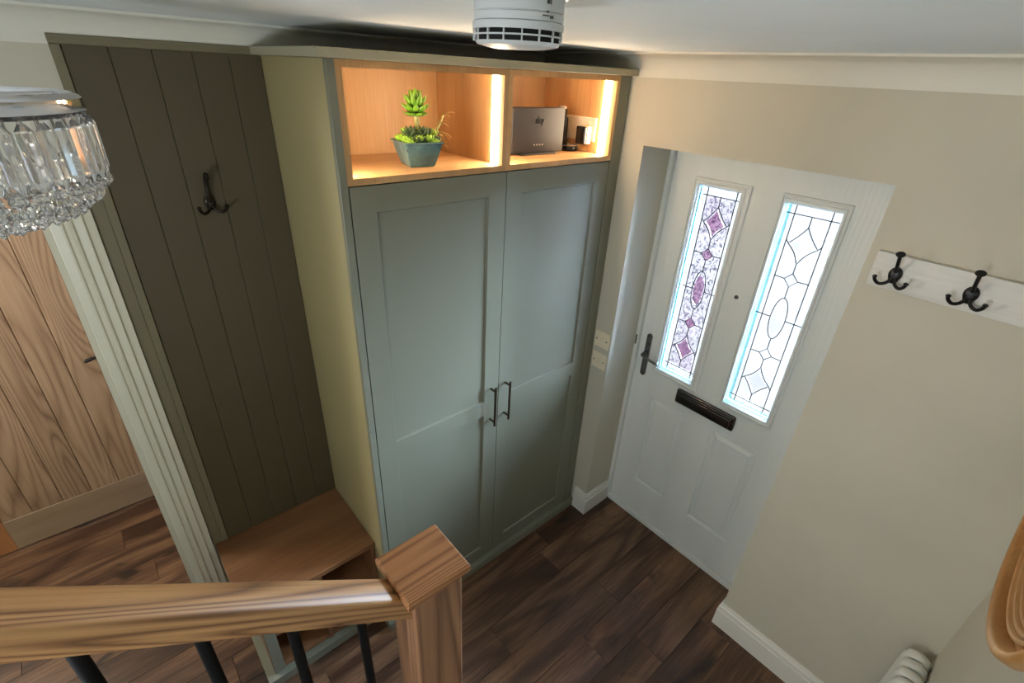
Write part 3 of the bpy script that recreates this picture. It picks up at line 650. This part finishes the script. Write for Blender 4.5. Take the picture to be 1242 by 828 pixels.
# u measured from the outer edge towards the opening, t out of the wall
def architrave():
    bm = bmesh.new(); ya, yb, zt = -1.7628, -2.762, 2.095
    def ring(fn): return [bm.verts.new(fn(u, t)) for u, t in ap]
    rs = [ring(lambda u, t: (XL + t, ya - u, 0)), ring(lambda u, t: (XL + t, ya - u, zt - u)), ring(lambda u, t: (XL + t, yb + u, zt - u)), ring(lambda u, t: (XL + t, yb + u, 0))]
    n = len(ap)
    for a, b in zip(rs, rs[1:]):
        for j in range(n): bm.faces.new((a[j], a[(j + 1) % n], b[(j + 1) % n], b[j]))
    bm.faces.new(rs[0]); bm.faces.new(rs[-1]); return bm
st(mk('trim_2', architrave(), M_ARCH), 'fluted off-white architrave around the left doorway')
OD = -1.575
od = st(mk('door_2', plate([-2.63, -2.538, -1.938, -1.852], [0.008, 0.026, 0.198, 1.98], lambda i, j: i in (0, 2) , OD - 0.036, OD, 'x'), M_OEDGE), 'framed and ledged oak door closed beyond the left doorway')
bpy.data.objects['door_2'].data.materials[0] = M_OEDGE
gy = [-2.538, -2.420, -2.298, -2.177, -2.056, -1.938]
for a, b in zip(gy, gy[1:]):
    bm = bmesh.new(); x0, x1, v_ = OD - 0.030, OD - 0.003, 0.004
    sec = [(x0, a + 0.0005), (x1 - v_, a + 0.0005), (x1, a + v_), (x1, b - v_), (x1 - v_, b - 0.0005), (x0, b - 0.0005)]
    lo = [bm.verts.new((x, y, 0.1985)) for x, y in sec]; hi = [bm.verts.new((x, y, 1.98)) for x, y in sec]
    for k in range(6): bm.faces.new((lo[k], lo[(k + 1) % 6], hi[(k + 1) % 6], hi[k]))
    bm.faces.new(lo); bm.faces.new(hi); mk('oak_board', bm, M_ODOOR, od)
mk('bottom_rail', box(OD - 0.036, OD, -2.5375, -1.9385, 0.009, 0.1975, 0.001), M_ORAIL, od)
lh = mk('lever_handle', tube(bez([(OD, -1.895, 0.985), (OD + 0.035, -1.898, 0.985), (OD + 0.045, -1.915, 0.986), (OD + 0.045, -1.95, 0.984), (OD + 0.045, -1.985, 0.976)], 5), [0.007] * 12 + [0.0075] * 4 + [0.009] * 4 + [0.006], 10), M_BLACK, od, True)
mk('handle_rose', lathe([(0, 0.008), (0.022, 0.008), (0.026, 0.0)], 20, 'X', (OD, -1.895, 0.985)), M_BLACK, lh, True)
st(mk('trim_3', plate([-2.68, -2.632, -1.850, -1.80], [0, 1.983, 2.03], lambda i, j: i in (0, 2) or j == 1, -1.60, -1.585, 'x'), M_ARCH), 'plain door lining around the oak door')
st(mk('trim_4', plate([-2.66, -2.645, -1.880, -1.865], [0, 1.985, 2.0], lambda i, j: i in (0, 2) or j == 1, XL - 0.115, XL + 0.0, 'x'), M_ARCH), 'white lining of the left doorway')

# ------------------------------------------------------------------ stair balustrade
NW = empty('newel_post', (0.80, -1.48, 0), 'square oak newel post with flat cap at the foot of the handrail', 'newel post')
NO = (0.80, -1.48, 0)
mk('post', box(0.752, 0.850, -1.531, -1.426, 0, 1.474, 0.006, 2), M_POST, NW, False, NO)
bm = bmesh.new(); prev = None
for d, z in ((0.012, 1.4745), (0.004, 1.478), (0.0, 1.482), (0.0, 1.496), (0.003, 1.5)):
    rr = [bm.verts.new((x, y, z)) for x, y in ((0.738 + d, -1.548 + d), (0.861 - d, -1.548 + d), (0.861 - d, -1.416 - d), (0.738 + d, -1.416 - d))]
    if prev:
        for k in range(4): bm.faces.new((prev[k], prev[(k + 1) % 4], rr[(k + 1) % 4], rr[k]))
    else: bm.faces.new(rr)
    prev = rr
bm.faces.new(prev); mk('cap', bm, M_CAP, NW, False, NO)
SL = math.atan(0.853); L = 1.0
yA, zA = -1.5315, 1.4135   # bottom centre line of the rail at the newel
hr = empty('stair_handrail', (0.805, yA, zA), 'thick oak handrail rising left from the newel post', 'handrail')
bm = bmesh.new(); Wd, Th = 0.030, 0.043; sec = [(-Wd, 0.003), (-Wd + 0.003, 0), (Wd - 0.003, 0), (Wd, 0.003)]
sec += [(Wd, Th - 0.006), (Wd - 0.0015, Th - 0.002), (Wd - 0.005, Th + 0.0005), (0, Th + 0.001), (-Wd + 0.005, Th + 0.0005), (-Wd + 0.0015, Th - 0.002), (-Wd, Th - 0.006)]
# local frame: y along the rail (away from newel), cut plumb at the newel
def rp(x, s, h): return Vector((x, -s * math.cos(SL) + h * math.sin(SL) * 1.0, s * math.sin(SL) + h * math.cos(SL)))
rings = []
for s in (0, L):
    ring = []
    for x, h_ in sec:
        s0 = s if s else h_ * math.tan(SL)      # plumb cut: y stays at 0
        ring.append(bm.verts.new((x, -s0, h_)))
    rings.append(ring)
n = len(sec)
for j in range(n): bm.faces.new((rings[0][j], rings[0][(j + 1) % n], rings[1][(j + 1) % n], rings[1][j]))
bm.faces.new(rings[0]); bm.faces.new(rings[1])
rl = mk('rail', bm, M_RAIL, hr, True); rl.rotation_euler = (-SL, 0, 0)
bs = empty('stair_string', (0.805, -2.1, 0.6), 'oak stair string below the black balusters', 'stair part')
bm = bmesh.new()
pts = [(yA, 0.0), (yA, 0.66), (yA - 0.75, 0.66 + 0.75 * 0.853), (yA - 0.75, 0.0)]
f = bm.faces.new([bm.verts.new((0.785, y, z)) for y, z in pts]); r = bmesh.ops.extrude_face_region(bm, geom=[f]); bmesh.ops.translate(bm, vec=(0.04, 0, 0), verts=[e for e in r['geom'] if isinstance(e, bmesh.types.BMVert)])
mk('board', bm, M_POST, bs, False, (0.805, -2.1, 0.6))
labs = ['black round steel baluster nearest the newel post', 'second black steel baluster from the newel post', 'third black steel baluster from the newel post', 'fourth black steel baluster from the newel post, nearest left edge']
first = None
for k in range(4):
    y = -1.613 - 0.104 * k
    zb = 0.675 + (yA - y) * 0.853; zt = zA + (yA - y) * 0.853 + 0.004
    bm = tube([(0, 0, 0), (0, 0, zt - zb)], 0.0085, 14)
    o = mk('baluster', bm, M_SPIN, None, True); o.location = (0.805, y, zb)
    tag(o, labs[k] if k < 4 else 'black steel baluster further up the stairs beyond the left edge', 'baluster', 'black stair balusters')

# ------------------------------------------------------------------ hook board
hb = mk('hook_board', box(1.004, 1.600, -0.018, 0, 1.792, 1.898, 0.0012), M_BOARD); tag(hb, 'white wooden board on the front wall holding black coat hooks', 'hook board')
for x, lab in ((1.067, 'black iron triple coat hook on the white board nearest the front door'), (1.244, 'black iron triple coat hook on the white board further right from the front door')):
    h = empty('coat_hook', (x, -0.0182, 1.843), lab, 'coat hook', 'black hooks on the white board'); coat_hook(h, (0, -1, 0), (1, 0, 0), M_BLACK, 0)

# ------------------------------------------------------------------ radiator
RO = (1.59, -0.45, 0)
rd = empty('column_radiator', RO, 'white column radiator low on the right wall', 'radiator')
sec0 = None
bm = bmesh.new()
zb, zt, xa, xb = 0.10, 0.650, 1.559, 1.612
path = [(xa, zb + .02)]
path = [(xa, zb + 0.02), (xa, zt - 0.020), (xa + 0.006, zt - 0.006), (xa + 0.018, zt), (xb - 0.018, zt), (xb - 0.006, zt - 0.006), (xb, zt - 0.020), (xb, zb + 0.02), (xb - 0.006, zb + 0.006), (xb - 0.018, zb), (xa + 0.018, zb), (xa + 0.006, zb + 0.006)]
seg = 16; rings = []; cx_, cz_ = (xa + xb) / 2, (zb + zt) / 2; npth = len(path)
for i, (x, z) in enumerate(path):
    a, b = Vector(path[i - 1]), Vector(path[(i + 1) % npth]); d = (b - a).normalized(); nn = Vector((d.y, -d.x))
    rings.append([bm.verts.new((x + nn.x * 0.0135 * math.cos(2 * PI * k / seg), 0.0205 * math.sin(2 * PI * k / seg), z + nn.y * 0.0135 * math.cos(2 * PI * k / seg))) for k in range(seg)])
for i in range(npth):
    a, b = rings[i], rings[(i + 1) % npth]
    for k in range(seg): bm.faces.new((a[k], a[(k + 1) % seg], b[(k + 1) % seg], b[k]))
c0 = mk('column', bm, M_RAD, rd, True, (RO[0], 0, 0))
c0.location = (0, -0.072 - RO[1], 0)
for k in range(1, 14):
    c = c0.copy(); COL.objects.link(c); c.location = (0, -0.072 - 0.046 * k - RO[1], 0)
for z in (zb + 0.035, zt - 0.035): mk('header_tube', tube([(cx_, -0.06, z), (cx_, -0.69, z)], 0.012, 10), M_RAD, rd, True, RO)
for y in (-0.15, -0.60): mk('wall_bracket', box(xb, XR, y - 0.01, y + 0.01, 0.54, 0.57), M_RAD, rd, False, RO)
mk('foot', tube([(cx_, -0.118, 0), (cx_, -0.118, 0.10)], 0.008, 8), M_RAD, rd, True, RO); mk('foot', tube([(cx_, -0.624, 0), (cx_, -0.624, 0.10)], 0.008, 8), M_RAD, rd, True, RO)

# ------------------------------------------------------------------ mirror
MO = (XR, -0.48, 1.752); A_, B_r = 0.462, 0.405
mr = empty('wall_mirror', MO, 'large oval mirror with ridged tan wooden frame on the right wall', 'mirror')
def oval(prof, m, name, cap=False):
    bm = bmesh.new(); prev = None; N = 96
    for d, hh in prof:
        rr = [bm.verts.new((-hh, (A_ - d) * math.cos(2 * PI * k / N), (B_r - d) * math.sin(2 * PI * k / N))) for k in range(N)]
        if prev:
            for k in range(N): bm.faces.new((prev[k], prev[(k + 1) % N], rr[(k + 1) % N], rr[k]))
        prev = rr
    if cap: bm.faces.new(prev)
    return mk(name, bm, m, mr, True)
pr = [(0.012, 0.0), (0.006, 0.02), (0.006, 0.046), (0.0, 0.052)]
for k in range(9): a = PI * k / 8; pr.append((0.009 - 0.009 * math.cos(a), 0.066 + 0.010 * math.sin(a)))
pr += [(0.019, 0.050), (0.022, 0.040), (0.036, 0.038), (0.039, 0.050)]
for j in range(4):
    for k in range(5): a = PI * k / 4; pr.append((0.040 + j * 0.012 + 0.005 - 0.005 * math.cos(a), 0.056 - j * 0.005 + 0.005 * math.sin(a)))
pr += [(0.092, 0.030), (0.094, 0.014)]
oval(pr, M_MFRAME, 'frame'); oval([(0.091, 0.012), (0.0935, 0.015), (0.094, 0.015)], M_MIRROR, 'mirror_glass', True)

# ------------------------------------------------------------------ smoke alarm
AO = (0.777, -1.284, H)
al = empty('smoke_alarm', AO, 'round white smoke alarm with vent slots on the ceiling', 'smoke alarm')
M_AL = paint('alarm_white_plastic', srgb(206, 210, 212), 0.35, 0.02, 80, 0.02)
mk('mounting_base', lathe([(0, 0), (0.061, 0), (0.062, -0.003), (0.062, -0.0075), (0.0585, -0.0095)], 64), M_AL, al, True)
mk('body', lathe([(0.0575, -0.0085), (0.058, -0.0235), (0.0565, -0.0240), (0.0565, -0.0250), (0.058, -0.0255), (0.0575, -0.0335), (0.0565, -0.0340), (0.0590, -0.0350), (0.0590, -0.0415), (0.0585, -0.0430), (0.0530, -0.0430), (0.0530, -0.0555), (0.0560, -0.0555), (0.0525, -0.0595), (0.036, -0.0625), (0, -0.0635)], 64), M_AL, al, True)
mk('vent_mesh', lathe([(0.0550, -0.0428), (0.0550, -0.0557)], 48), M_HOLE, al)
mk('vent_rim', lathe([(0.0560, -0.0482), (0.0583, -0.0482), (0.0583, -0.0500), (0.0560, -0.0500), (0.0560, -0.0482)], 64), M_AL, al, True)
for k in range(16):
    a = 2 * PI * k / 16 + 0.15; o = mk('vent_rib', box(0.0555, 0.0582, -0.0008, 0.0008, -0.056, -0.0425), M_AL, al); o.rotation_euler = (0, 0, a)
ca = math.atan2(CAM.y - AO[1], CAM.x - AO[0])
M_INK = plain('grey_ink', srgb(70, 72, 76), 0.5)
for k, (da, z, w, hh) in enumerate(((0.62, -0.014, 0.0012, 0.005), (0.66, -0.014, 0.003, 0.005), (0.72, -0.0145, 0.0012, 0.005), (0.60, -0.0285, 0.010, 0.0012), (0.76, -0.0295, 0.006, 0.003), (0.64, -0.0245, 0.0035, 0.002))):
    o = mk('printed_mark', box(0.0578, 0.05835, -w / 2, w / 2, z - hh / 2, z + hh / 2), M_INK, al); o.rotation_euler = (0, 0, ca + da)

# ------------------------------------------------------------------ chandelier
HO = (0.346, -1.873, 2.25)
ch = empty('crystal_chandelier', HO, 'round crystal prism chandelier hanging in front of the left doorway', 'chandelier')
mk('ceiling_rose', lathe([(0, 0.15), (0.06, 0.15), (0.06, 0.135), (0.012, 0.12), (0, 0.12)], 32), M_BRIGHT, ch, True)
mk('rod', tube([(0, 0, 0), (0, 0, 0.125)], 0.006, 12), M_BRIGHT, ch, True)
mk('top_ring', lathe([(0.128, -0.020), (0.137, -0.020), (0.143, -0.014), (0.140, -0.009), (0.140, 0.001), (0.136, 0.005), (0.130, 0.007), (0.128, 0.004), (0.128, -0.020)], 64), M_BRIGHT, ch, True)
for k in range(6):
    a = PI * k / 3; mk('spoke', tube([(0, 0, 0), (0.130 * math.cos(a), 0.130 * math.sin(a), 0)], 0.004, 8), M_BRIGHT, ch, True)
mk('lower_ring', lathe([(0.108, -0.108), (0.112, -0.108), (0.112, -0.104), (0.108, -0.104), (0.108, -0.108)], 48), M_BRIGHT, ch, True)
def prism_mesh(w, th, h):
    bm = bmesh.new(); rs = []
    for z, s in ((0, 0.35), (-0.010, 1.0), (-h + 0.012, 1.0), (-h, 0.30)):
        rs.append([bm.verts.new((x * s, y * s, z)) for x, y in ((th / 2, 0.28 * w), (th / 2, -0.28 * w), (0, -w / 2), (-th / 2, -0.28 * w), (-th / 2, 0.28 * w), (0, w / 2))])
    for a, b in zip(rs, rs[1:]):
        for k in range(6): bm.faces.new((a[k], a[(k + 1) % 6], b[(k + 1) % 6], b[k]))
    bm.faces.new(rs[0]); bm.faces.new(rs[-1]); bmesh.ops.recalc_face_normals(bm, faces=bm.faces)
    me = bpy.data.meshes.new('crystal_prism'); bm.to_mesh(me); bm.free(); me.materials.append(M_CRYS); return me
def bead_mesh(r, el):
    bm = bmesh.new(); rs = [[bm.verts.new((0, 0, r * el))]]
    for z, q in ((0.45, 0.8), (-0.1, 1.0), (-0.6, 0.65)): rs.append([bm.verts.new((r * q * math.cos(2 * PI * k / 8), r * q * math.sin(2 * PI * k / 8), r * z * el)) for k in range(8)])
    rs.append([bm.verts.new((0, 0, -r * el))])
    for a, b in zip(rs, rs[1:]):
        for k in range(8):
            k2 = (k + 1) % 8
            if len(a) == 1: bm.faces.new((a[0], b[k], b[k2]))
            elif len(b) == 1: bm.faces.new((a[k], a[k2], b[0]))
            else: bm.faces.new((a[k], a[k2], b[k2], b[k]))
    bmesh.ops.recalc_face_normals(bm, faces=bm.faces); me = bpy.data.meshes.new('crystal_bead'); bm.to_mesh(me); bm.free(); me.materials.append(M_CRYS); return me
PM = prism_mesh(0.0225, 0.010, 0.080); PM2 = prism_mesh(0.016, 0.010, 0.07); BM_ = bead_mesh(0.009, 1.0); BM2 = bead_mesh(0.0085, 1.5)
def crystal(me, name, r, a, z):
    o = bpy.data.objects.new(name, me); COL.objects.link(o); o.parent = ch; o.location = (r * math.cos(a), r * math.sin(a), z); o.rotation_euler = (0, 0, a)
for k in range(38): crystal(PM, 'crystal_prism', 0.1405, 2 * PI * k / 38, -0.0225)
for k in range(28): crystal(PM2, 'crystal_prism', 0.110, 2 * PI * (k + .5) / 28, -0.062)
for r, n, z, me in ((0.136, 38, -0.110, BM_), (0.122, 34, -0.126, BM2), (0.100, 28, -0.146, BM_), (0.078, 22, -0.152, BM2), (0.052, 15, -0.162, BM_), (0.026, 8, -0.168, BM2)):
    for k in range(n): crystal(me, 'crystal_bead', r, 2 * PI * k / n + r * 30, z)
